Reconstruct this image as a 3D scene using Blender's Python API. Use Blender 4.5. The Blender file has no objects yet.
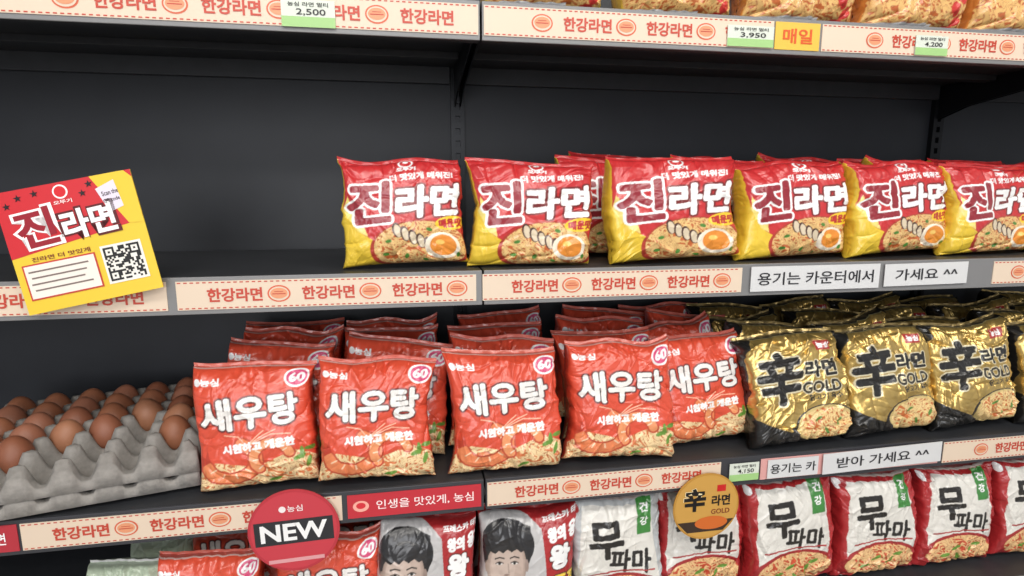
import bpy, math, numpy as np, random
from mathutils import Matrix, Vector, Euler
random.seed(7)
S = bpy.context.scene
try:
    S.view_settings.view_transform = 'Standard'
except Exception as e:
    print(e)
ZC = 1.35
COL = bpy.context.collection

def lin(h):
    if not isinstance(h, str): return tuple(h)
    h = h.lstrip('#'); o = []
    for i in (0, 2, 4):
        c = int(h[i:i+2], 16)/255
        o.append(c/12.92 if c <= .04045 else ((c+.055)/1.055)**2.4)
    return tuple(o)
def ink(h):
    c = np.array(lin(h)); g = c.mean()
    return c*.90+g*.05+.012

# ---------------------------------------------------------------- materials
_m = {}
def mat(name, col, rough=.5, metal=0, noise=0, nscale=60, bump=0, coat=0):
    key = (name, str(col), rough, metal)
    if key in _m: return _m[key]
    m = bpy.data.materials.new(name); m.use_nodes = True
    nt = m.node_tree; b = nt.nodes['Principled BSDF']
    c = lin(col)
    b.inputs['Base Color'].default_value = (*c, 1)
    b.inputs['Roughness'].default_value = rough
    b.inputs['Metallic'].default_value = metal
    b.inputs['Coat Weight'].default_value = coat
    if noise or bump:
        tc = nt.nodes.new('ShaderNodeTexCoord')
        n = nt.nodes.new('ShaderNodeTexNoise'); n.inputs['Scale'].default_value = nscale
        n.inputs['Detail'].default_value = 5
        nt.links.new(tc.outputs['Object'], n.inputs['Vector'])
        if noise:
            r = nt.nodes.new('ShaderNodeValToRGB')
            r.color_ramp.elements[0].position = .3; r.color_ramp.elements[1].position = .7
            r.color_ramp.elements[0].color = (*[x*(1-noise) for x in c], 1)
            r.color_ramp.elements[1].color = (*[min(1, x*(1+noise)) for x in c], 1)
            nt.links.new(n.outputs['Fac'], r.inputs['Fac'])
            nt.links.new(r.outputs['Color'], b.inputs['Base Color'])
        if bump:
            bp = nt.nodes.new('ShaderNodeBump'); bp.inputs['Strength'].default_value = bump
            bp.inputs['Distance'].default_value = .002
            nt.links.new(n.outputs['Fac'], bp.inputs['Height'])
            nt.links.new(bp.outputs['Normal'], b.inputs['Normal'])
    _m[key] = m
    return m

def attrmat(name, rough, coat=0, bump=.1, nscale=90, spec=.5, dist=.003, ridge=False):
    m = bpy.data.materials.new(name); m.use_nodes = True
    nt = m.node_tree; b = nt.nodes['Principled BSDF']
    a = nt.nodes.new('ShaderNodeAttribute'); a.attribute_name = 'Col'
    nt.links.new(a.outputs['Color'], b.inputs['Base Color'])
    nt.links.new(a.outputs['Alpha'], b.inputs['Metallic'])
    b.inputs['Roughness'].default_value = rough
    b.inputs['Coat Weight'].default_value = coat
    b.inputs['Coat Roughness'].default_value = .14
    b.inputs['Specular IOR Level'].default_value = spec
    tc = nt.nodes.new('ShaderNodeTexCoord')
    n = nt.nodes.new('ShaderNodeTexNoise'); n.inputs['Scale'].default_value = nscale
    n.inputs['Detail'].default_value = 1.5; n.inputs['Distortion'].default_value = 1.0
    nt.links.new(tc.outputs['Object'], n.inputs['Vector'])
    out = n.outputs['Fac']
    if ridge:   # sharp fold lines of thin film
        s1 = nt.nodes.new('ShaderNodeMath'); s1.operation = 'SUBTRACT'; s1.inputs[1].default_value = .5
        s2 = nt.nodes.new('ShaderNodeMath'); s2.operation = 'ABSOLUTE'
        nt.links.new(out, s1.inputs[0]); nt.links.new(s1.outputs[0], s2.inputs[0]); out = s2.outputs[0]
    bp = nt.nodes.new('ShaderNodeBump'); bp.inputs['Strength'].default_value = bump
    bp.inputs['Distance'].default_value = dist
    nt.links.new(out, bp.inputs['Height'])
    nt.links.new(bp.outputs['Normal'], b.inputs['Normal'])
    return m
FILM = attrmat('printed_plastic_film', .30, .5, .6, 20, .5, .012, True)
EGGM = attrmat('egg_shell', .5, 0, .08, 300)

# ---------------------------------------------------------------- text triangles
_t = {}
def text_tris(s, off=0.0):
    k = (s, off)
    if k in _t: return _t[k]
    cu = bpy.data.curves.new('tmp', 'FONT'); cu.body = s; cu.size = 1; cu.resolution_u = 3
    cu.offset = off
    ob = bpy.data.objects.new('tmp', cu); COL.objects.link(ob)
    bpy.context.view_layer.update()
    dg = bpy.context.evaluated_depsgraph_get()
    me = ob.evaluated_get(dg).to_mesh()
    me.calc_loop_triangles()
    V = np.array([v.co[:2] for v in me.vertices]) if len(me.vertices) else np.zeros((0, 2))
    T = np.array([t.vertices[:] for t in me.loop_triangles]) if len(me.loop_triangles) else np.zeros((0, 3), int)
    ob.evaluated_get(dg).to_mesh_clear()
    bpy.data.objects.remove(ob); bpy.data.curves.remove(cu)
    if len(V):
        mn, mx = V.min(0), V.max(0)
        V = (V-(mn+mx)/2)/(mx[1]-mn[1])
        asp = (mx[0]-mn[0])/(mx[1]-mn[1])
    else: asp = 1
    _t[k] = (V, T, asp)
    return _t[k]

# ---------------------------------------------------------------- canvas painter (vertex colours)
class Cv:
    def __init__(s, A, bg, n=420, metal=0):
        s.A = A; s.W = n; s.H = int(round(n*A))
        s.a = np.zeros((s.H, s.W, 4)); s.a[..., :3] = ink(bg); s.a[..., 3] = metal
        x = (np.arange(s.W)+.5)/s.W; y = (np.arange(s.H)+.5)/s.W
        s.X, s.Y = np.meshgrid(x, y)
    def paint(s, m, c, metal=0):
        s.a[m, :3] = ink(c); s.a[m, 3] = metal; return s
    def poly(s, P):
        m = np.zeros((s.H, s.W), bool); n = len(P)
        for i in range(n):
            x0, y0 = P[i]; x1, y1 = P[(i+1) % n]
            if y0 == y1: continue
            c = ((s.Y >= min(y0, y1)) & (s.Y < max(y0, y1)))
            xi = x0+(s.Y-y0)*(x1-x0)/(y1-y0)
            m ^= c & (s.X < xi)
        return m
    def rect(s, x0, y0, x1, y1): return (s.X >= x0) & (s.X <= x1) & (s.Y >= y0) & (s.Y <= y1)
    def ell(s, cx, cy, rx, ry, r=0):
        c, q = math.cos(r), math.sin(r); dx, dy = s.X-cx, s.Y-cy
        return ((dx*c+dy*q)/rx)**2+((-dx*q+dy*c)/ry)**2 <= 1
    def stroke(s, P, w):
        m = np.zeros((s.H, s.W), bool)
        for (x0, y0), (x1, y1) in zip(P[:-1], P[1:]):
            dx, dy = x1-x0, y1-y0; L = dx*dx+dy*dy+1e-12
            t = np.clip(((s.X-x0)*dx+(s.Y-y0)*dy)/L, 0, 1)
            m |= (s.X-x0-t*dx)**2+(s.Y-y0-t*dy)**2 < (w/2)**2
        return m
    def text(s, t, cx, cy, h, w=None, rot=0, shear=0, bold=0):
        V, T, asp = text_tris(t)
        m = np.zeros((s.H, s.W), bool)
        if not len(V): return m
        P = V.copy()*h
        if w: P[:, 0] *= w/(asp*h)
        P[:, 0] += P[:, 1]*shear
        c, q = math.cos(rot), math.sin(rot)
        P = np.stack([P[:, 0]*c-P[:, 1]*q+cx, P[:, 0]*q+P[:, 1]*c+cy], 1)*s.W-.5
        for t3 in T:
            a, b, d = P[t3]
            i0 = max(0, int(min(a[0], b[0], d[0]))); i1 = min(s.W-1, int(max(a[0], b[0], d[0]))+1)
            j0 = max(0, int(min(a[1], b[1], d[1]))); j1 = min(s.H-1, int(max(a[1], b[1], d[1]))+1)
            if i1 < i0 or j1 < j0: continue
            gx, gy = np.meshgrid(np.arange(i0, i1+1), np.arange(j0, j1+1))
            e = lambda p, r: (r[0]-p[0])*(gy-p[1])-(r[1]-p[1])*(gx-p[0])
            e1, e2, e3 = e(a, b), e(b, d), e(d, a)
            m[j0:j1+1, i0:i1+1] |= ((e1 >= -.3) & (e2 >= -.3) & (e3 >= -.3)) | ((e1 <= .3) & (e2 <= .3) & (e3 <= .3))
        return s.dil(m, bold) if bold else m
    def dil(s, m, k):
        o = m.copy(); H, W = m.shape
        for dx in range(-k, k+1):
            for dy in range(-k, k+1):
                if (dx or dy) and dx*dx+dy*dy <= k*k+.5:
                    y0, y1 = max(0, dy), min(H, H+dy); x0, x1 = max(0, dx), min(W, W+dx)
                    o[y0:y1, x0:x1] |= m[y0-dy:y1-dy, x0-dx:x1-dx]
        return o
    def noodles(s, m, base='#c4551a', hi='#f2c878', seed=0, f=55):
        r = np.random.RandomState(seed)
        s.paint(m, base)
        X, Y = s.X, s.Y
        for k in range(5):
            a = r.uniform(0, 3.14); w = .03*np.sin(X*23+r.uniform(0, 6))+.03*np.sin(Y*27+r.uniform(0, 6))+.015*np.sin((X+Y)*50+k)
            v = np.sin(f*2*((X*math.cos(a)+Y*math.sin(a))+w*1.6))
            g = np.sin(X*(14+5*k)+k*2)*np.sin(Y*(17+4*k)+k)
            s.paint(m & (v > .3) & (g > -.1), hi)
            s.paint(m & (v > .1) & (v <= .3) & (g > -.1), '#a8481c')
    def out(s, nx, ny):
        a = s.a
        xi = np.linspace(0, s.W-1, nx); yi = np.linspace(0, s.H-1, ny)
        def smp(dx, dy):
            X = np.clip(np.round(xi+dx).astype(int), 0, s.W-1); Y = np.clip(np.round(yi+dy).astype(int), 0, s.H-1)
            return a[Y][:, X]
        return sum(smp(dx, dy) for dx in (-.5, .5) for dy in (-.5, .5))/4

# ---------------------------------------------------------------- bag mesh
def profile(a, b, n, N):
    th = np.linspace(-math.pi/2, math.pi/2, 4001)
    X = np.sign(np.sin(th))*np.abs(np.sin(th))**(2/n)*a
    Y = np.clip(np.cos(th), 0, 1)**(2/n)*b
    L = np.concatenate([[0], np.cumsum(np.hypot(np.diff(X), np.diff(Y)))])
    t = np.linspace(0, L[-1], N)
    return np.interp(t, L, X)/a, np.interp(t, L, Y)/b

def bag_mesh(name, w, h, t, cv, seed=0, wr=.0022, nx=210, fin='#d8d8d8', side='#b02018', finmetal=0, ears=.06):
    r = np.random.RandomState(seed)
    ny = int(nx*h/w*1.0)
    xs, ys = profile(w/2, t/2, 4.8, nx); zs, yt = profile(h/2, t/2, 3.2, ny)
    C = cv.out(nx, ny)
    F = 4
    U, V = np.meshgrid(xs, zs); T = ys[None, :]*yt[:, None]
    x = U*w/2*(1-ears+ears*np.abs(V)**4)
    z = h/2+V*h/2*(1-ears*.6+ears*.6*np.abs(U)**4)
    for su in (-1, 1):
        for sv in (-1, 1):
            k = np.clip(su*U, 0, 1)**3*np.clip(sv*V, 0, 1)**3
            x = x+k*r.uniform(-.007, .007); z = z+k*r.uniform(-.006, .006)*(1 if sv > 0 else .3)
    x = x+.003*np.sin(V*r.uniform(2, 4)+r.uniform(0, 6))*np.abs(U)
    z = z+.0035*np.sin(U*r.uniform(2, 5)+r.uniform(0, 6))*np.clip(V, 0, 1)**2
    y = -T*t/2
    D = np.zeros_like(x)
    u = U*.5; v = V*.5*h/w
    wu = u+.03*np.sin(v*11+r.uniform(0, 6))+.02*np.sin(u*17+v*9+r.uniform(0, 6)); wv = v+.03*np.sin(u*13+r.uniform(0, 6))
    for k in range(15):
        a = r.uniform(0, math.pi) if k > 4 else r.normal(math.pi*.5*(k % 2), .35)
        fine = k > 9
        f = r.uniform(8, 22) if not fine else r.uniform(28, 50)
        ph = (wu*math.cos(a)+wv*math.sin(a))*f+r.uniform(0, 6)
        mk = np.clip(np.sin(wu*r.uniform(4, 11)+r.uniform(0, 6))*np.sin(wv*r.uniform(4, 11)+r.uniform(0, 6))+.2, 0, 1)
        D += (1-np.abs(np.sin(ph)))**(3 if not fine else 2)*mk*r.choice([-1, 1])*r.uniform(.5, 1.3)*(1 if not fine else .3)
    edge = .55+1.3*np.clip((np.abs(V)-.55)/.45, 0, 1)+.7*np.clip((np.abs(U)-.6)/.4, 0, 1)
    g = np.sin(U*22+r.uniform(0, 6)+2*np.sin(U*5))*np.clip((np.abs(V)-.68)/.32, 0, 1)
    g2 = np.sin(V*12+r.uniform(0, 6)+3*np.sin(V*4))*np.clip((np.abs(U)-.8)/.2, 0, 1)
    y = y-D*wr*edge*(.25+.75*T)-g*wr*.9*(.3+T)
    x = x+(D*.45+g2*.2)*wr*np.clip((np.abs(U)-.8)/.2, 0, 1)
    y = y+.004*T*np.sin(U*r.uniform(2, 4)+r.uniform(0, 6))*np.sin(V*r.uniform(2, 4)+r.uniform(0, 6))
    fx = [x]; fy = [y]; fz = [z]; fc = [C]
    fo = r.uniform(-.6, .6)
    for k in range(1, F):
        fx.append(x[-1:]); fz.append(z[-1:]+k*.0018)
        fy.append(y[-1:]*.3+.0012*np.sin(U[-1:]*20+fo)*k/F-(k % 2)*.0006+k*.0022*fo)
        c = np.zeros((1, nx, 4)); c[..., :3] = ink(fin); c[..., 3] = finmetal
        fc.append(c)
    x = np.concatenate(fx); y = np.concatenate(fy); z = np.concatenate(fz); C = np.concatenate(fc)
    R = x.shape[0]
    verts = np.stack([x, y, z], -1).reshape(-1, 3)
    idx = np.arange(R*nx).reshape(R, nx)
    q1 = np.stack([idx[:-1, :-1], idx[:-1, 1:], idx[1:, 1:], idx[1:, :-1]], -1).reshape(-1, 4)
    st = 6
    ii = np.unique(np.append(np.arange(0, nx, st), nx-1)); jj = np.unique(np.append(np.arange(0, ny, st), ny-1))
    bx = x[jj][:, ii]; bz = z[jj][:, ii]; by = (T*t/2)[jj][:, ii]*.95
    bv = np.stack([bx, by, bz], -1).reshape(-1, 3)
    bi = np.arange(len(jj)*len(ii)).reshape(len(jj), len(ii))+len(verts)
    q2 = np.stack([bi[:-1, :-1], bi[1:, :-1], bi[1:, 1:], bi[:-1, 1:]], -1).reshape(-1, 4)
    bc = np.zeros((len(bv), 4)); bc[:, :3] = ink(side); bc[:, 3] = finmetal
    verts = np.concatenate([verts, bv]); q = np.concatenate([q1, q2])
    cc = np.concatenate([C.reshape(-1, 4), bc])
    return raw_mesh(name, verts, q, cc, FILM)

def raw_mesh(name, verts, q, cc, material):
    me = bpy.data.meshes.new(name)
    me.vertices.add(len(verts)); me.vertices.foreach_set('co', verts.astype(np.float32).ravel())
    me.loops.add(q.size); me.loops.foreach_set('vertex_index', q.astype(np.int32).ravel())
    me.polygons.add(len(q)); me.polygons.foreach_set('loop_start', np.arange(0, q.size, q.shape[1], dtype=np.int32))
    me.update(calc_edges=True); me.validate()
    me.polygons.foreach_set('use_smooth', np.ones(len(q), bool))
    if cc is not None:
        at = me.attributes.new('Col', 'FLOAT_COLOR', 'POINT')
        at.data.foreach_set('color', cc.astype(np.float32).ravel())
    me.materials.append(material)
    return me

_vc = {}
def place(me, name, x, yf, zb, lean=0, yaw=0, roll=0, s=1.0, sz=1.0, sx=1.0):
    """stand a bag on height zb with its nearest point at y = yf"""
    ob = bpy.data.objects.new(name, me); COL.objects.link(ob)
    ob.rotation_euler = Euler((-lean, roll, yaw)); ob.scale = (s*sx, s, s*sz)
    if me.name not in _vc:
        v = np.empty(len(me.vertices)*3, np.float32); me.vertices.foreach_get('co', v)
        _vc[me.name] = v.reshape(-1, 3)[::13]
    M = np.array(ob.rotation_euler.to_matrix() @ Matrix.Diagonal((s*sx, s, s*sz)))
    P = _vc[me.name] @ M.T
    dy = yf-P[:, 1].min()
    over = (P[:, 1].max()+dy)-(.384)
    if over > 0: dy -= over
    ob.location = (x, dy, zb-P[:, 2].min()+.0008)
    return ob

# ---------------------------------------------------------------- designs
def d_jin(seed):
    A = .95; c = Cv(A, '#cf1c22')
    Y = '#f2cc20'
    c.paint(c.poly([(0, 0), (1.01, 0), (1.01, .30), (.85, .2), (.35, .22), (.19, .34), (.10, .50), (.075, A+.01), (0, A+.01)]), Y)
    c.paint(c.rect(.955, 0, 1, A), Y)
    c.paint(c.poly([(.10, .5), (.19, .34), (.25, .3), (.22, .42), (.12, .60)]), '#f7e27a')
    c.paint(c.ell(.60, .20, .345, .215), '#b8321a')
    b = c.ell(.60, .21, .32, .195); c.noodles(b, '#cc6420', '#f0c67c', seed)
    for i in range(5):
        px, py, ro = .44+.052*i, .34-.028*i, .2
        c.paint(c.ell(px, py, .030, .058, ro), '#4a2416'); c.paint(c.ell(px+.004, py-.004, .022, .048, ro), '#e4d2b4')
    c.paint(c.ell(.74, .21, .12, .105), '#fff3dc'); c.paint(c.ell(.745, .215, .09, .082), '#f0900f'); c.paint(c.ell(.725, .24, .03, .02), '#ffcf60')
    for px, py in [(.62, .10), (.36, .16), (.38, .26), (.5, .14), (.84, .14), (.66, .34)]: c.paint(c.ell(px, py, .022, .014, px*9), '#4c8a2a')
    c.paint(c.ell(.52, .855, .05, .045), '#ffffff'); c.paint(c.ell(.52, .855, .038, .034), '#cf1c22'); c.paint(c.ell(.52, .862, .018, .014), '#ffffff')
    c.paint(c.text('오뚜기', .52, .80, .030, .12, bold=1), '#ffffff')
    c.paint(c.text('더 맛있게 매워진!', .62, .745, .05, .42, rot=.06, bold=1), '#ffffff')
    a = c.text('진', .27, .55, .29, .26, rot=.08, shear=.1, bold=6); b = c.text('라면', .66, .555, .225, .42, rot=.05, shear=.1, bold=5)
    c.paint(c.dil(a, 7), '#ffffff'); c.paint(c.dil(b, 6), '#7c0d12')
    c.paint(a, '#9a1228'); c.paint(b, '#ffffff')
    m = c.text('매운맛', .82, .385, .062, .17, rot=.08, bold=2)
    c.paint(c.ell(.82, .385, .115, .052, .08), '#ffd400'); c.paint(m, '#c01010')
    return c

def d_shrimp(seed):
    A = 1.04; c = Cv(A, '#e34824')
    c.paint(c.rect(0, 0, 1, .06), '#b8281a')
    c.noodles(c.poly([(.05, .03), (.95, .03), (.93, .27), (.75, .34), (.5, .24), (.22, .30), (.06, .22)]), '#dc7638', '#f7d8a0', seed, 42)
    for px, py, ro in [(.78, .28, .4), (.84, .24, 1.2), (.72, .33, 2), (.86, .34, .2), (.18, .24, 1), (.6, .12, .3), (.8, .31, 1.6)]:
        c.paint(c.ell(px, py, .045, .016, ro), '#6a9a30')
    P = [(.33+.17*math.cos(a), .30+.13*math.sin(a)) for a in np.linspace(-2.9, 1.1, 14)]
    c.paint(c.stroke(P, .105), '#c8441a'); c.paint(c.stroke(P, .08), '#f0854c')
    for i in range(1, 14, 2): c.paint(c.stroke([P[i], (P[i][0]*.75+.33*.25, P[i][1]*.75+.3*.25)], .011), '#ffd9b0')
    c.paint(c.poly([(.12, .28), (.06, .36), (.10, .37), (.15, .34), (.17, .39), (.19, .31)]), '#c8340f')
    P = [(.60+.12*math.cos(a), .30+.11*math.sin(a)) for a in np.linspace(.2, 3.9, 12)]
    c.paint(c.stroke(P, .085), '#c8441a'); c.paint(c.stroke(P, .06), '#f49a60')
    for i in range(1, 12, 2): c.paint(c.stroke([P[i], (P[i][0]*.75+.15, P[i][1]*.75+.075)], .010), '#ffe2c0')
    for e in [(.64, .50), (.74, .46), (.56, .50), (.30, .49)]: c.paint(c.stroke([(.44, .40), ((.44+e[0])/2+.02, .47), e], .008), '#ffc0a0')
    c.paint(c.text('시원하고 개운한', .52, .395, .062, .48, rot=.05, bold=2), '#ffffff')
    m = c.text('새우탕', .48, .635, .215, .64, rot=.03, bold=4)
    c.paint(c.dil(m, 6), '#a4281a'); c.paint(c.dil(m, 3), '#2c0a08'); c.paint(m, '#f6f2ee')
    c.paint(c.text('농심', .23, .86, .05, .12, bold=1), '#ffffff'); c.paint(c.ell(.145, .86, .026, .026), '#ffffff')
    c.paint(c.ell(.80, .865, .088, .08), '#ffffff'); c.paint(c.ell(.80, .865, .072, .064), '#e0447c')
    c.paint(c.text('60', .80, .865, .068, .10, bold=2), '#ffffff')
    c.paint(c.rect(0, .99, 1, A), '#d85a48'); c.paint(c.rect(0, .972, 1, .99), '#e8bdb4')
    return c

def d_gold(seed):
    A = 1.02; c = Cv(A, '#e0bd68', metal=.8)
    K = '#0c0a08'
    c.paint(c.poly([(0, 0), (1, 0), (1, .20), (.7, .10), (.45, .15), (.2, .26), (.07, .34), (0, .36)]), K)
    c.paint(c.rect(0, .95, 1, 1.02), K); c.paint(c.rect(0, .94, 1, .95), '#fff2b0', .9)
    c.paint(c.poly([(.85, .95), (1, .95), (1, .2), (.96, .3), (.93, .7)]), K)
    c.paint(c.poly([(0, .95), (.2, .95), (.09, .78), (.05, .5), (0, .4)]), K)
    c.paint(c.ell(.67, .19, .28, .18), '#1a1310'); c.paint(c.ell(.67, .21, .25, .15), '#f0d48a', .4)
    c.noodles(c.ell(.67, .21, .23, .133), '#d06a20', '#f6d690', seed, 50)
    for px, py, ro in [(.6, .26, .4), (.78, .22, 1.2), (.68, .15, 2)]: c.paint(c.ell(px, py, .035, .012, ro), '#5a8a30')
    m = c.text('辛', .33, .60, .38, .34, rot=.03, shear=.08, bold=7)
    c.paint(c.dil(m, 5), '#efe4c0', .2); c.paint(m, K)
    m = c.text('라면', .67, .65, .12, .26, bold=3); c.paint(c.dil(m, 3), '#f7ecc8', .2); c.paint(m, K)
    m = c.text('GOLD', .66, .51, .085, .30, bold=2); c.paint(c.dil(m, 3), '#f7ecc8', .3); c.paint(m, '#2a2418')
    c.paint(c.text('닭고기 육수', .68, .43, .045, .26, bold=1), K)
    c.paint(c.rect(.66, .79, .79, .87), '#b01818'); c.paint(c.text('농심', .725, .83, .045, .09, bold=1), '#ffffff')
    return c

def d_mupa(seed, white=False):
    A = 1.05; c = Cv(A, '#b8181e' if not white else '#c6cacc')
    c.paint(c.poly([(.20, 0), (.79, 0), (.82, .40), (.76, .92), (.20, .92), (.15, .45)]), '#e8e5dd')
    c.paint(c.rect(0, .965, 1, 1.0), '#ead8d0')
    c.paint(c.rect(.64, .68, .77, .96), '#3c8c3a')
    for k, ch in enumerate('건강'): c.paint(c.text(ch, .705, .88-.1*k, .065, .065, bold=1), '#ffffff')
    c.paint(c.ell(.12, .90, .045, .045), '#ffffff' if not white else '#c01818')
    m = c.text('무', .38, .66, .27, .26, rot=.05, bold=5); c.paint(m, '#17130f')
    m = c.text('파마', .58, .49, .17, .34, rot=-.1, bold=3); c.paint(m, '#17130f')
    c.paint(c.stroke([(.22, .40), (.5, .42), (.78, .40)], .012), '#b02020')
    c.paint(c.ell(.5, .21, .38, .19), '#a81418'); c.noodles(c.ell(.5, .225, .33, .15), '#d2481a', '#f6c98a', seed, 45)
    for px, py, ro in [(.45, .26, .4), (.6, .22, 1.2), (.5, .16, 2), (.35, .20, .2), (.66, .28, .1)]: c.paint(c.ell(px, py, .045, .016, ro), '#6a9a30')
    return c

def d_face(seed):
    A = 1.0; c = Cv(A, '#b3141a')
    c.paint(c.poly([(.0, .0), (.60, 0), (.64, .35), (.60, .80), (.46, .95), (.2, .97), (.06, .88), (0, .6)]), '#c8c6c6')
    K = '#1b1a1e'; cx, cy = .32, .56
    q = lambda x, y: (cx+x*1.15, cy+y*1.10)
    E = lambda x, y, rx, ry, r=0: c.ell(*q(x, y), rx*1.15, ry*1.10, r)
    Pq = lambda P: c.poly([q(*p) for p in P])
    c.paint(c.poly([(.02, 0), (.04, .16), (.16, .26), (.28, .28), (.48, .26), (.60, .16), (.62, 0)]), '#2a2a30')
    c.paint(Pq([(-.085, -.14), (0, -.32), (.09, -.14), (.07, -.06), (-.07, -.06)]), '#9a867c')
    c.paint(E(0, .13, .190, .165), K); c.paint(E(-.005, .06, .168, .12), K)
    c.paint(Pq([(-.16, .22), (-.19, .16), (-.165, .08)]), K); c.paint(Pq([(.10, .26), (.17, .24), (.17, .14)]), K)
    for rx, ry, col in [(.136, .198, '#a89286'), (.128, .190, '#b8a194'), (.116, .18, '#c6afa2')]:
        c.paint(E(-.004, .0, rx, ry), col)
    c.paint(E(-.03, .0, .086, .155), '#d0baad')
    c.paint(E(-.142, .0, .016, .040), '#b09a8c'); c.paint(E(.135, .0, .014, .040), '#9f8a80')
    c.paint(Pq([(-.147, .02), (-.134, .07), (-.118, .10), (-.085, .085), (-.06, .105), (-.03, .088), (.0, .110), (.03, .090), (.065, .108), (.095, .085), (.118, .098), (.134, .06), (.145, .02), (.17, .2), (.08, .27), (-.08, .27), (-.17, .2)]), K)
    c.paint(E(.0, -.19, .05, .015), '#a08c80')
    for e in (-.054, .050):
        c.paint(E(e, .022, .030, .014), '#b39e92')
        c.paint(E(e, .018, .023, .0080), '#ece6e2'); c.paint(E(e, .019, .0100, .0090), '#120e0c')
        c.paint(c.stroke([q(e-.026, .021), q(e, .031), q(e+.026, .021)], .007), '#2c211c')
        c.paint(c.stroke([q(e-.03, .052), q(e, .061), q(e+.03, .053)], .011), '#2b2320')
    c.paint(c.stroke([q(.006, .015), q(.013, -.045)], .010), '#b09a8e'); c.paint(E(-.001, -.060, .020, .007), '#94796f')
    c.paint(E(0, -.108, .034, .0095), '#a8625c'); c.paint(c.stroke([q(-.032, -.106), q(0, -.109), q(.032, -.106)], .005), '#5c3430')
    c.paint(c.text('왕의 용기', .79, .76, .10, .28, rot=.1, bold=3), '#ffffff')
    m = c.text('왕', .74, .59, .16, .15, bold=5); c.paint(c.dil(m, 4), '#5c0a0c'); c.paint(m, '#ffffff')
    m = c.text('뚜껑', .80, .40, .12, .22, bold=3); c.paint(c.dil(m, 3), '#3c0808'); c.paint(m, '#ffd840')
    c.paint(c.text('프레스카 터진', .76, .875, .05, .30, rot=.05, bold=1), '#ffffff')
    return c

def d_misc(bg, fg, seed, word, A=1.0):
    c = Cv(A, bg)
    c.noodles(c.ell(.5, .25, .4, .25), '#c8641e', '#f2c070', seed, 45)
    c.paint(c.poly([(0, .5), (1, .6), (1, .9), (0, .8)]), fg)
    c.paint(c.rect(.2, .03, .62, .13), '#ffffff'); c.paint(c.text('맛있는 라면 120g', .41, .08, .04, .36, bold=1), '#c01818')
    m = c.text(word, .5, .7, .18, .6, bold=5); c.paint(m, bg)
    for i in range(5): c.paint(c.ell(.75+.05*(i % 2), .1+.07*i, .05, .03, i), '#d8281c')
    return c

JIN = [bag_mesh('hot_bag_%d' % i, .196, .164, .066, d_jin(i), seed=11+i, fin='#c81a1e', side='#e8c020', wr=.0032) for i in range(4)]
SHR = [bag_mesh('shrimp_bag_%d' % i, .180, .190, .070, d_shrimp(i), seed=31+i, fin='#d86a58', side='#c22a14', wr=.0036) for i in range(5)]
GOL = [bag_mesh('gold_bag_%d' % i, .180, .188, .070, d_gold(i), seed=51+i, fin='#c8ac68', side='#1a1408', finmetal=.8, wr=.0052) for i in range(3)]
MUP = [bag_mesh('radish_bag_%d' % i, .176, .2, .08, d_mupa(i), seed=71+i, fin='#e0b0a8', side='#a01818', wr=.0036) for i in range(3)]
MUW = bag_mesh('radish_bag_white', .165, .2, .08, d_mupa(5, True), seed=77, fin='#d8dcdc', side='#c8cccc', wr=.0036)
FAC = [bag_mesh('portrait_bag_%d' % i, .155, .17, .075, d_face(1), seed=81+i, fin='#a01014', side='#900c10', wr=.0016) for i in range(2)]
ORG = bag_mesh('orange_bag', .19, .17, .09, d_misc('#e08a30', '#c83828', 3, '떡볶이'), seed=91, wr=.003, side='#e08020')
YEL = bag_mesh('yellow_bag', .18, .17, .09, d_misc('#e8c038', '#2a1a10', 4, '라면'), seed=92, wr=.003, side='#e0b020')
CLR = bag_mesh('green_bag', .12, .17, .07, d_misc('#b8c8b0', '#3a8a3c', 6, '쌀국수', 1.4), seed=93, wr=.004, side='#b0c0a8')

# ---------------------------------------------------------------- fixture
def boxes(name, bl, mats, bevel=0):
    V = []; Fc = []; mi = []
    for (x0, x1, y0, y1, z0, z1, m) in bl:
        b = len(V)
        V += [(x0, y0, z0), (x1, y0, z0), (x1, y1, z0), (x0, y1, z0), (x0, y0, z1), (x1, y0, z1), (x1, y1, z1), (x0, y1, z1)]
        Fc += [(b, b+3, b+2, b+1), (b+4, b+5, b+6, b+7), (b, b+1, b+5, b+4), (b+1, b+2, b+6, b+5), (b+2, b+3, b+7, b+6), (b+3, b, b+4, b+7)]
        mi += [m]*6
    me = bpy.data.meshes.new(name); me.from_pydata(V, [], Fc)
    for m in mats: me.materials.append(m)
    me.polygons.foreach_set('material_index', mi)
    ob = bpy.data.objects.new(name, me); COL.objects.link(ob)
    if bevel:
        md = ob.modifiers.new('b', 'BEVEL'); md.width = bevel; md.segments = 2; md.limit_method = 'ANGLE'
    return ob

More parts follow.
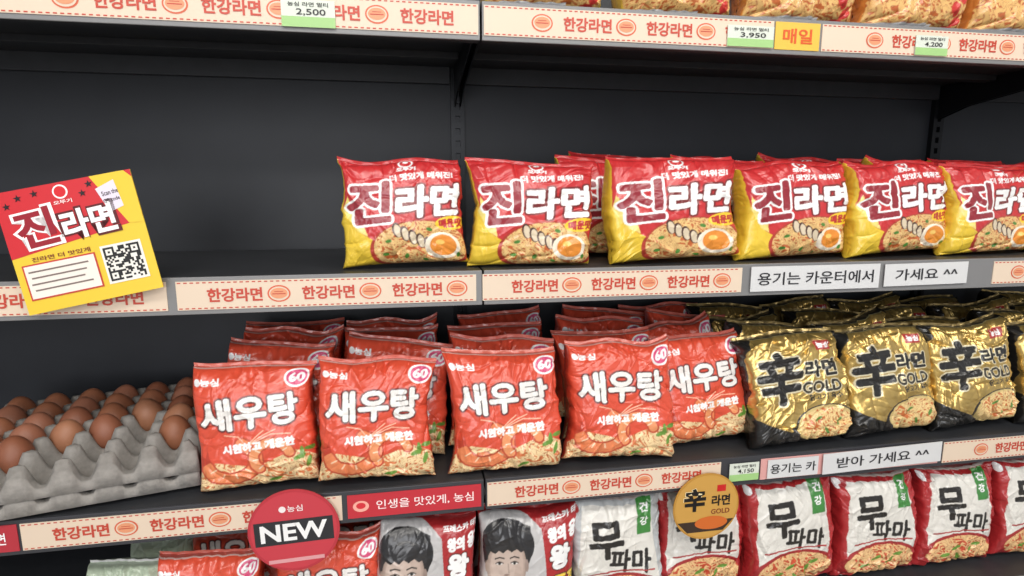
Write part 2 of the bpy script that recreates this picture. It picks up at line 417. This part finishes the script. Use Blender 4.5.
DARK = mat('shelf_charcoal', '#34363a', .45, 0, .12, 40, .05)
PANEL = mat('panel_charcoal', '#2c2f35', .5, 0, .10, 12, .04)
RAIL = mat('rail_grey', '#858586', .4, .1)
RAILD = mat('rail_dark', '#3e3f44', .4, .1)
STEEL = mat('bracket_steel', '#1d1f23', .35, .4)
JO = [-1.05, .109, 1.267, 2.425]
YB = .40; YS = YB-.0125
LV = {'top': ZC+.2355, 'mid': ZC-.1407, 'low': ZC-.4743, 'base': ZC-.755}
TOPZ = {k: v+.0255 for k, v in LV.items()}
for k, zc in LV.items():
    zt = TOPZ[k]
    for i in range(3):
        x0, x1 = JO[i]+.0015, JO[i+1]-.0015
        yf = 0 if k != 'base' else -.03
        boxes('shelf', [(x0, x1, yf+.004, YS, zt-.012, zt, 0),
                        (x0, x1, yf, yf+.004, zt-.052, zt, 1 if k != 'low' else 2),
                        (x0, x1, yf+.004, yf+.018, zt-.052, zt-.047, 0),
                        (x0+.008, x1-.008, .09, .12, zt-.024, zt-.012, 0),
                        (x0+.008, x1-.008, .25, .28, zt-.024, zt-.012, 0),
                        (x0+.014, x1-.014, YS-.008, YS, zt-.045, zt-.012, 0)], [DARK, RAIL, RAILD], .0008)
for j in JO:
    bl = [(j-.014, j-.005, YB-.012, YB, .57, 2.2, 0), (j+.005, j+.014, YB-.012, YB, .57, 2.2, 0), (j-.005, j+.005, YB-.003, YB, .57, 2.2, 0)]
    z = .58
    while z < 2.18:
        bl.append((j-.005, j+.005, YB-.012, YB-.003, z, z+.012, 0)); z += .025
    boxes('slotted_upright', bl, [STEEL])
    V = []; F_ = []
    for k in LV:
        if k == 'base': continue
        z = TOPZ[k]-.013
        for sgn in (-1, 1):
            b = len(V)
            for xx in (j+sgn*.004, j+sgn*.0065):
                V += [(xx, YB-.013, z), (xx, .02, z), (xx, .02, z-.018), (xx, YB-.08, z-.055), (xx, YB-.013, z-.075)]
            F_ += [(b, b+1, b+2, b+3, b+4), (b+9, b+8, b+7, b+6, b+5)]+[(b+a, b+(a+1) % 5, b+(a+1) % 5+5, b+a+5) for a in range(5)]
    me = bpy.data.meshes.new('shelf_bracket'); me.from_pydata(V, [], F_)
    me.materials.append(STEEL); COL.objects.link(bpy.data.objects.new('shelf_bracket', me))
for i in range(3):
    boxes('back_panel', [(JO[i]+.001, JO[i+1]-.001, YB+.001, YB+.02, .57, 2.25, 0)], [PANEL])
boxes('wall_back', [(-3.5, 4.5, .46, .56, 0, 2.9, 0)], [mat('wall_paint', '#b8b4ac', .8, 0, .03, 5)])
boxes('floor', [(-3.5, 4.5, -4.2, .56, -.1, 0, 0)], [mat('floor_tile', '#a39d94', .35, 0, .08, 3)])
boxes('ceiling', [(-3.5, 4.5, -4.2, .56, 2.9, 3.0, 0)], [mat('ceiling_paint', '#e8e6e0', .8, 0, .02, 5)])
boxes('plinth', [(JO[0], JO[-1], .0, .45, 0, TOPZ['base']-.055, 0)], [DARK])

# ---------------------------------------------------------------- flat printed signs
class Flat:
    def __init__(s): s.V = []; s.F = []; s.M = []; s.mats = []
    def m(s, c, rough=.45):
        mm = mat('print_'+c.strip('#'), c, rough)
        if mm not in s.mats: s.mats.append(mm)
        return s.mats.index(mm)
    def add(s, pts, faces, c, L):
        b = len(s.V); s.V += [(p[0], -L*.00035, p[1]) for p in pts]; k = s.m(c)
        for f in faces: s.F.append(tuple(b+i for i in f)); s.M.append(k)
    def slab(s, x0, x1, z0, z1, c, th=.0012):
        b = len(s.V); k = s.m(c)
        s.V += [(x0, th, z0), (x1, th, z0), (x1, th, z1), (x0, th, z1), (x0, 0, z0), (x1, 0, z0), (x1, 0, z1), (x0, 0, z1)]
        for f in [(0, 3, 2, 1), (4, 5, 6, 7), (0, 1, 5, 4), (1, 2, 6, 5), (2, 3, 7, 6), (3, 0, 4, 7)]:
            s.F.append(tuple(b+i for i in f)); s.M.append(k)
    def rect(s, x0, x1, z0, z1, c, L=1): s.add([(x0, z0), (x1, z0), (x1, z1), (x0, z1)], [(0, 1, 2, 3)], c, L)
    def poly(s, P, c, L=1): s.add(P, [tuple(range(len(P)))], c, L)
    def ell(s, cx, cz, rx, rz, c, L=1, n=28):
        s.poly([(cx+rx*math.cos(a*2*math.pi/n), cz+rz*math.sin(a*2*math.pi/n)) for a in range(n)], c, L)
    def disc(s, r, c, th=.002, n=48):
        b = len(s.V); k = s.m(c)
        for y in (0, th): s.V += [(r*math.cos(a*2*math.pi/n), y, r*math.sin(a*2*math.pi/n)) for a in range(n)]
        s.F.append(tuple(b+i for i in range(n))); s.F.append(tuple(b+n+i for i in reversed(range(n)))); s.M += [k, k]
        for i in range(n): s.F.append((b+i, b+n+i, b+n+(i+1) % n, b+(i+1) % n)); s.M.append(k)
    def text(s, t, cx, cz, h, c, w=None, L=2, rot=0, off=.012):
        V, T, asp = text_tris(t, off)
        if not len(V): return
        P = V*h
        if w: P = P*np.array([w/(asp*h), 1])
        q, r = math.cos(rot), math.sin(rot)
        s.add([(p[0]*q-p[1]*r+cx, p[0]*r+p[1]*q+cz) for p in P], [tuple(int(i) for i in t3) for t3 in T], c, L)
    def build(s, name, loc, rot=(0, 0, 0)):
        me = bpy.data.meshes.new(name); me.from_pydata(s.V, [], s.F)
        for m in s.mats: me.materials.append(m)
        me.polygons.foreach_set('material_index', s.M)
        ob = bpy.data.objects.new(name, me); COL.objects.link(ob); ob.location = loc; ob.rotation_euler = rot
        return ob

CREAM = '#e6d2bc'; RD = '#c84a38'
def han_strip(x0, x1, zc, h=.040, phase=0.0, bg=CREAM, y=-.0014):
    f = Flat(); w = x1-x0; f.slab(0, w, -h/2, h/2, bg)
    x = .002
    while x < w-.006:
        f.rect(x, x+.0045, h/2-.0030, h/2-.0014, RD); f.rect(x, x+.0045, -h/2+.0014, -h/2+.0030, RD); x += .008
    P = .125; x = -phase-P
    while x < w:
        tx = x+.045
        if tx-.036 > 0 and tx+.036 < w: f.text('한강라면', tx, 0, .0195, RD, w=.072, off=.03)
        ix = x+.103
        if ix-.016 > 0 and ix+.016 < w:
            f.ell(ix, 0, .0155, .0120, '#dc6848', 1); f.ell(ix, 0, .0133, .0100, bg, 2); f.ell(ix, .0005, .0115, .0076, '#e69c74', 3)
            f.rect(ix-.009, ix+.009, -.0008, .0004, RD, 4); f.rect(ix-.006, ix+.006, .0026, .0034, RD, 4)
        x += P
    return f.build('shelf_label_strip', (x0, y, zc))
def white_sign(x0, x1, zc, txt, h=.036, y=-.004, tw=.9, rot=0):
    f = Flat(); w = x1-x0; f.slab(0, w, -h/2, h/2, '#d8d9da'); f.text(txt, w/2, 0, h*.52, '#2c2c30', w=w*tw, off=.012)
    return f.build('paper_notice', (x0, y, zc), (0, rot, 0))
def price_tag(x0, x1, zc, txt='2,500', h=.034, y=-.004):
    f = Flat(); w = x1-x0; f.slab(0, w, -h/2, h/2, '#dbe2d6'); f.rect(0, w, -h/2, -h/2+h*.38, '#a4cf86')
    f.text('농심 라면 멀티', w/2, h*.33, h*.16, '#333333', w=w*.75); f.text(txt, w*.55, h*.04, h*.26, '#222222', w=w*.55)
    return f.build('price_tag', (x0, y, zc))

ZT, ZM, ZL = LV['top'], LV['mid'], LV['low']
han_strip(-1.0, -.485, ZT); han_strip(-.48, .105, ZT, phase=.03); han_strip(.113, .557, ZT, phase=.02); han_strip(.64, 1.26, ZT, phase=.01)
f = Flat(); f.slab(0, .076, -.02, .02, '#ecc04a'); f.text('매일', .038, 0, .022, '#e05a20', w=.05, off=.02); f.build('shelf_label_strip', (.560, -.0014, ZT))
price_tag(-.154, -.086, ZT-.004); price_tag(.48, .556, ZT-.004, '3,950', .03); price_tag(.806, .866, ZT-.004, '4,200', .03)
han_strip(-.75, -.325, ZM, phase=.06); han_strip(-.313, .0985, ZM, phase=.095); han_strip(.108, .531, ZM, phase=.09); han_strip(1.016, 1.26, ZM, phase=.05)
white_sign(.5455, .784, ZM+.001, '용기는 카운터에서', .041); white_sign(.794, .9596, ZM+.001, '가세요 ^^', .038, tw=.75, rot=-.01)
f = Flat(); f.slab(0, .2, -.02, .02, '#b83440'); f.text('농심라면', .16, 0, .018, '#ffffff', w=.05); f.build('shelf_label_strip', (-.745, -.0014, ZL))
han_strip(-.541, -.11, ZL, phase=.095)
f = Flat(); f.slab(0, .205, -.019, .019, '#c4303c'); f.text('인생을 맛있게, 농심', .118, .0, .016, '#ffe8e8', w=.15, off=.01)
f.ell(.02, 0, .012, .009, '#f6b0a0'); f.ell(.02, .001, .007, .005, '#d8303c', 2); f.build('shelf_label_strip', (-.102, -.0014, ZL))
han_strip(.113, .515, ZL, phase=.09)
price_tag(.530, .585, ZL, '4,150', .032)
f = Flat(); f.slab(0, .36, -.019, .019, '#dca4a0'); f.build('shelf_label_strip', (.590, -.0014, ZL))
white_sign(.602, .700, ZL, '용기는 카', .034); white_sign(.708, .951, ZL+.001, '받아 가세요 ^^', .038, y=-.006, tw=.78, rot=-.02)
han_strip(.96, 1.26, ZL, phase=.02)

# promo card
f = Flat(); w = .165; h = .158
f.slab(-w/2, w/2, -h/2, h/2, '#ecca38')
f.poly([(-w/2, -.006), (w/2, .014), (w/2, h/2), (-w/2, h/2)], '#d02630')
f.poly([(w/2-.050, h/2), (w/2-.008, h/2), (w/2, h/2-.01), (w/2, .01), (w/2-.018, .012)], '#ecca38', 2)
f.poly([(.036, .062), (.060, .070), (.064, .035), (.046, .030)], '#e8e0f0', 3)
f.rect(-.074, .014, -.062, -.016, '#c83c30', 2); f.rect(-.072, .012, -.060, -.018, '#f4ece2', 3)
for i in range(4): f.rect(-.068+.002*(i % 2), .004-.004*(i % 3), -.027-.008*i, -.0250-.008*i, '#80706a', 4)
f.text('진', -.044, .028, .054, '#ffffff', w=.056, L=3, off=.075, rot=.06); f.text('진', -.044, .028, .048, '#9a1228', w=.046, L=4, off=.03, rot=.06)
f.text('라면', .018, .024, .044, '#5c0c14', w=.072, L=3, off=.07, rot=.04); f.text('라면', .018, .024, .038, '#ffffff', w=.064, L=4, off=.035, rot=.04)
f.ell(-.005, .067, .009, .009, '#ffffff', 2); f.ell(-.005, .067, .007, .007, '#d8202a', 3); f.text('오뚜기', -.005, .054, .005, '#ffffff', w=.022, L=3)
f.text('Scan the', .052, .055, .006, '#301020', w=.02, L=4, rot=.1); f.text('QR code', .052, .045, .006, '#301020', w=.02, L=4, rot=.1)
f.text('진라면 더 맛있게', -.025, -.011, .006, '#7a1020', w=.07, L=3)
for p in [(-.07, .06), (-.055, .068), (.03, .07), (-.035, .07), (.02, .06)]:
    f.poly([(p[0]+(.005 if k % 2 == 0 else .002)*math.cos(k*math.pi/5+1.57), p[1]+(.005 if k % 2 == 0 else .002)*math.sin(k*math.pi/5+1.57)) for k in range(10)], '#1c1018', 3)
qx, qz, qs = .024, -.058, .0026
f.rect(qx-.003, qx+17*qs+.003, qz-.003, qz+17*qs+.003, '#f4f0e8', 2)
rr = random.Random(3)
for i in range(17):
    for j in range(17):
        on = rr.random() < .5
        for a, b in ((2, 2), (2, 14), (14, 14)):
            d = max(abs(i-a), abs(j-b))
            if d == 2 or d == 0: on = True
            if d == 1: on = False
        if on: f.rect(qx+i*qs, qx+(i+1)*qs, qz+j*qs, qz+(j+1)*qs, '#151515', 3)
f.build('promo_card', (-.418, -.012, ZC-.064), (-.08, -.20, 0))

# round danglers
f = Flat(); r = .0655; f.disc(r, '#bc3440'); f.ell(0, 0, r*.94, r*.94, '#c83e4a', 1, 48)
f.rect(-r*.86, r*.86, -.020, .018, '#2a2a2e', 2); f.text('NEW', 0, -.001, .028, '#f4f4f4', w=.096, L=3, off=.03)
f.text('농심', .004, .036, .010, '#f4e8e8', w=.022, L=3); f.ell(-.014, .036, .005, .005, '#f4e8e8', 3); f.rect(-.04, .04, -.05, -.044, '#e0a0a4', 2)
f.build('round_promo_sign', (-.179, -.010, ZC-.4985), (0, -.03, 0))
f = Flat(); r = .060; f.disc(r, '#bf8c3c'); f.ell(0, 0, r*.95, r*.95, '#cc9c4c', 1, 48)
f.text('辛', -.022, .014, .044, '#f6e6b8', w=.042, L=3, off=.07); f.text('辛', -.022, .014, .042, '#141010', w=.040, L=4, off=.04)
f.text('라면', .026, .010, .020, '#141010', w=.034, L=3, off=.03); f.text('GOLD', .026, -.010, .009, '#7a2418', w=.034, L=3)
f.rect(.018, .034, .026, .038, '#c82020', 2); f.poly([(-r*.86, -.026), (r*.86, -.026), (r*.55, -.046), (-r*.55, -.046)], '#3a2a20', 2); f.ell(.01, -.030, .03, .012, '#d06a2a', 3)
f.build('round_promo_sign', (.487, -.010, ZC-.528), (0, 0, 0))

# ---------------------------------------------------------------- stock: middle shelf
rd = random.Random(5)
zt = TOPZ['mid']
for i, (x, yf, yaw, sc, sx, ro) in enumerate([(-.002, .024, .04, .96, 1.0, -.02), (.193, .012, -.03, .98, 1.02, .0), (.424, .004, .06, .98, 1.20, -.03), (.654, .022, .09, .98, 1.13, -.03),
                                  (.863, .022, .10, .97, 1.12, -.04), (1.060, .025, .10, .97, 1.10, -.02), (1.262, .025, .1, 1, 1.08, 0), (1.465, .025, .1, 1, 1.08, 0)]):
    place(JIN[i % 4], 'hot_noodle_multipack', x, yf, zt, lean=.10, yaw=yaw, roll=ro, s=sc, sx=sx)
for i, x in enumerate([.360, .565, .770, .975, 1.18, 1.385]):
    place(JIN[(i+1) % 4], 'hot_noodle_multipack', x, .125, zt, lean=.06, yaw=rd.uniform(-.06, .06), roll=rd.uniform(-.06, .06), s=1.02, sz=1.0)
    place(JIN[(i+2) % 4], 'hot_noodle_multipack', x+.04, .225, zt, lean=.06, yaw=.0, roll=rd.uniform(-.05, .05), s=1.02, sz=1.06)
# low shelf
zt = TOPZ['low']
front = [(-.230, .012, .03, -.04, .98), (-.060, -.004, .04, .05, .98), (.150, -.004, -.03, -.02, 1.02), (.340, .0, -.05, .04, 1.03), (.518, .036, .05, -.06, .99)]
k = 0
for i, (x, yf, yaw, ro, sc) in enumerate(front):
    for row in range(4):
        if row == 0: place(SHR[k % 5], 'shrimp_noodle_multipack', x, yf, zt, lean=.20, yaw=yaw, roll=ro, s=sc)
        else: place(SHR[k % 5], 'shrimp_noodle_multipack', x+rd.uniform(-.016, .016)+.012*row, yf+row*.08+rd.uniform(-.006, .006), zt,
                    lean=rd.uniform(.08, .24), yaw=rd.uniform(-.12, .12), roll=rd.uniform(-.09, .09), s=.99, sz=1.0+.02*row)
        k += 1
for i, (x, yf) in enumerate([(.678, -.004), (.874, .004), (1.060, .01), (1.255, .01), (1.45, .01)]):
    for row in range(4):
        if row == 0: place(GOL[k % 3], 'gold_noodle_multipack', x, yf, zt, lean=.24, yaw=rd.uniform(0, .08), roll=[-.06, -.04, -.05, 0, 0][i], s=1.04, sx=1.04)
        else: place(GOL[k % 3], 'gold_noodle_multipack', x+rd.uniform(-.02, .02), yf+row*.083, zt,
                    lean=rd.uniform(.10, .26), yaw=rd.uniform(-.18, .18), roll=rd.uniform(-.12, .12), s=1.0, sz=1.0+.015*row)
        k += 1
# base shelf
zt = TOPZ['base']
for me, nm, x, yf, le, sc in [(CLR, 'rice_noodle_packet', -.445, .03, .05, .93), (SHR[1], 'shrimp_noodle_multipack', -.318, .01, .12, .89), (SHR[2], 'shrimp_noodle_multipack', -.14, .01, .1, .93),
                              (FAC[0], 'portrait_noodle_packet', .014, .005, .06, 1.08), (FAC[1], 'portrait_noodle_packet', .182, .005, .05, 1.10), (MUW, 'radish_noodle_packet', .348, .01, .08, 1.03),
                              (MUP[0], 'radish_noodle_packet', .517, .03, .12, 1), (MUP[1], 'radish_noodle_packet', .688, .01, .1, 1.03), (MUP[2], 'radish_noodle_packet', .868, .01, .1, 1.0),
                              (MUP[0], 'radish_noodle_packet', 1.045, .01, .12, .98), (MUP[1], 'radish_noodle_packet', 1.225, .01, .1, 1.0)]:
    place(me, nm, x, yf, zt, lean=le, yaw=rd.uniform(-.04, .04), roll=rd.uniform(-.04, .04), s=sc, sz=1.06 if me in FAC else 1)
    place(me, nm, x+.01, yf+.115, zt, lean=le, yaw=rd.uniform(-.06, .06), roll=rd.uniform(-.06, .06), s=sc, sz=1.03)
# top shelf
zt = TOPZ['top']
for me, x in [(YEL, .21), (YEL, .42), (ORG, .63), (ORG, .84), (ORG, 1.05), (ORG, 1.26)]:
    place(me, 'snack_noodle_bag', x, .02, zt, lean=.08, yaw=rd.uniform(-.05, .05), roll=rd.uniform(-.03, .03), s=1.05)

# ---------------------------------------------------------------- egg tray
zt = TOPZ['low']
p = .052; NC, NR = 6, 6; rim = .008
ang = .24; O = Vector((-.337, .056, 0)); ex = Vector((-math.cos(ang), -math.sin(ang), 0)); ey = Vector((-math.sin(ang), math.cos(ang), 0))
PULP = mat('pulp_grey', '#98948f', .9, 0, .12, 120, .6)
def tray(z0, name):
    n = 14; W = NC*p; Hh = NR*p
    xs = np.concatenate([[-rim-.005, -rim-.002, -rim], np.linspace(0, W, NC*n+1), [W+rim, W+rim+.002, W+rim+.005]]); ys = np.concatenate([[-rim-.005, -rim-.002, -rim], np.linspace(0, Hh, NR*n+1), [Hh+rim, Hh+rim+.002, Hh+rim+.005]])
    X, Y = np.meshgrid(xs, ys)
    cx = np.clip(X, 0, W); cy = np.clip(Y, 0, Hh)
    hx = (1+np.cos(2*np.pi*cx/p))/2; hy = (1+np.cos(2*np.pi*cy/p))/2
    Z = .062*(.30*np.maximum(hx, hy)**1.2+.70*(hx*hy)**1.2)
    Z = np.minimum(Z, .051)
    ins = (X < 0) | (X > W) | (Y < 0) | (Y > Hh)
    Z[ins] = np.minimum(np.maximum(Z[ins]*.8, .018), .038)
    outer = (X < -rim-.004) | (X > W+rim+.004) | (Y < -rim-.004) | (Y > Hh+rim+.004)
    Z[outer] = .006
    P = np.zeros((X.size, 3)); xf = X.ravel(); yf = Y.ravel()
    P[:, 0] = O.x+ex.x*xf+ey.x*yf; P[:, 1] = O.y+ex.y*xf+ey.y*yf; P[:, 2] = z0+Z.ravel()+.0015
    idx = np.arange(X.size).reshape(X.shape)
    q = np.stack([idx[:-1, :-1], idx[1:, :-1], idx[1:, 1:], idx[:-1, 1:]], -1).reshape(-1, 4)
    me = raw_mesh(name, P, q, None, PULP)
    ob = bpy.data.objects.new(name, me); COL.objects.link(ob)
    md = ob.modifiers.new('s', 'SOLIDIFY'); md.thickness = .002; md.offset = 0
    return ob
tray(zt, 'egg_tray'); tray(zt+.022, 'egg_tray')
EV = []; EQ = []; EC = []
re_ = random.Random(9)
def egg(cx, cy, cz, tl):
    nu, nv = 28, 20; b = sum(len(a) for a in EV)
    th = np.linspace(0.001, math.pi-.001, nv); ph = np.arange(nu)*2*math.pi/nu
    sc = re_.uniform(.99, 1.07)
    R = .0240*np.sin(th)*(1-.13*np.cos(th))*sc; Z = .0300*np.cos(th)*sc
    P = np.stack([np.outer(R, np.cos(ph)), np.outer(R, np.sin(ph)), np.outer(Z, np.ones(nu))], -1).reshape(-1, 3)
    M = np.array(Euler((tl[0], tl[1], 0)).to_matrix()); P = P@M.T+np.array([cx, cy, cz])
    i = np.arange(nv*nu).reshape(nv, nu); j = np.roll(i, -1, 1)
    q = np.stack([i[:-1], i[1:], j[1:], j[:-1]], -1).reshape(-1, 4)+b
    base = np.array(lin(re_.choice(['#9c6448', '#a46c54', '#8f5840', '#ac7658', '#965e46'])))
    EV.append(P); EQ.append(q); EC.append(np.tile(np.append(base, 0), (len(P), 1)))
for r_ in range(NR):
    for c_ in range(NC):
        ok = r_ >= 3 or (r_ == 2 and c_ in (0, 2, 3, 4, 5)) or (r_ == 1 and c_ in (0, 4, 5))
        if not ok: continue
        q = O+ex*(p*(c_+.5))+ey*(p*(r_+.5))
        egg(q.x, q.y, zt+.022+.040, (re_.uniform(-.2, .2), re_.uniform(-.2, .2)))
me = raw_mesh('brown_eggs', np.concatenate(EV), np.concatenate(EQ), np.concatenate(EC), EGGM)
COL.objects.link(bpy.data.objects.new('brown_eggs', me))

# ---------------------------------------------------------------- light + camera
def area(name, loc, tgt, sx, sy, pw, col=(1, 1, 1)):
    l = bpy.data.lights.new(name, 'AREA'); l.shape = 'RECTANGLE'; l.size = sx; l.size_y = sy; l.energy = pw; l.color = col
    o = bpy.data.objects.new(name, l); COL.objects.link(o); o.location = loc
    o.rotation_euler = (Vector(tgt)-Vector(loc)).to_track_quat('-Z', 'Y').to_euler()
area('ceiling_lamp', (.3, -1.5, 2.85), (.3, -.2, 1.0), 3.5, .3, 40, (1, .97, .92))
area('ceiling_lamp', (.8, -2.8, 2.85), (.5, 0, 1.1), 4, .3, 46, (1, .97, .93))
area('added_front_light', (-.6, -4.0, 1.7), (.2, 0, 1.1), 2.2, 1.6, 50, (.96, .97, 1))  # invented unseen source, added for film highlights and brighter back rows
w = bpy.data.worlds.new('world'); S.world = w; w.use_nodes = True
w.node_tree.nodes['Background'].inputs['Color'].default_value = (.97, .97, 1, 1); w.node_tree.nodes['Background'].inputs['Strength'].default_value = .42
cam = bpy.data.cameras.new('camera'); cam.lens = 580/1024*36; cam.sensor_width = 36; cam.clip_start = .01
co = bpy.data.objects.new('camera', cam); COL.objects.link(co); co.location = (0, -.85, ZC)
co.rotation_euler = (math.radians(90-9.4), math.radians(0), -math.radians(10.2))
S.camera = co
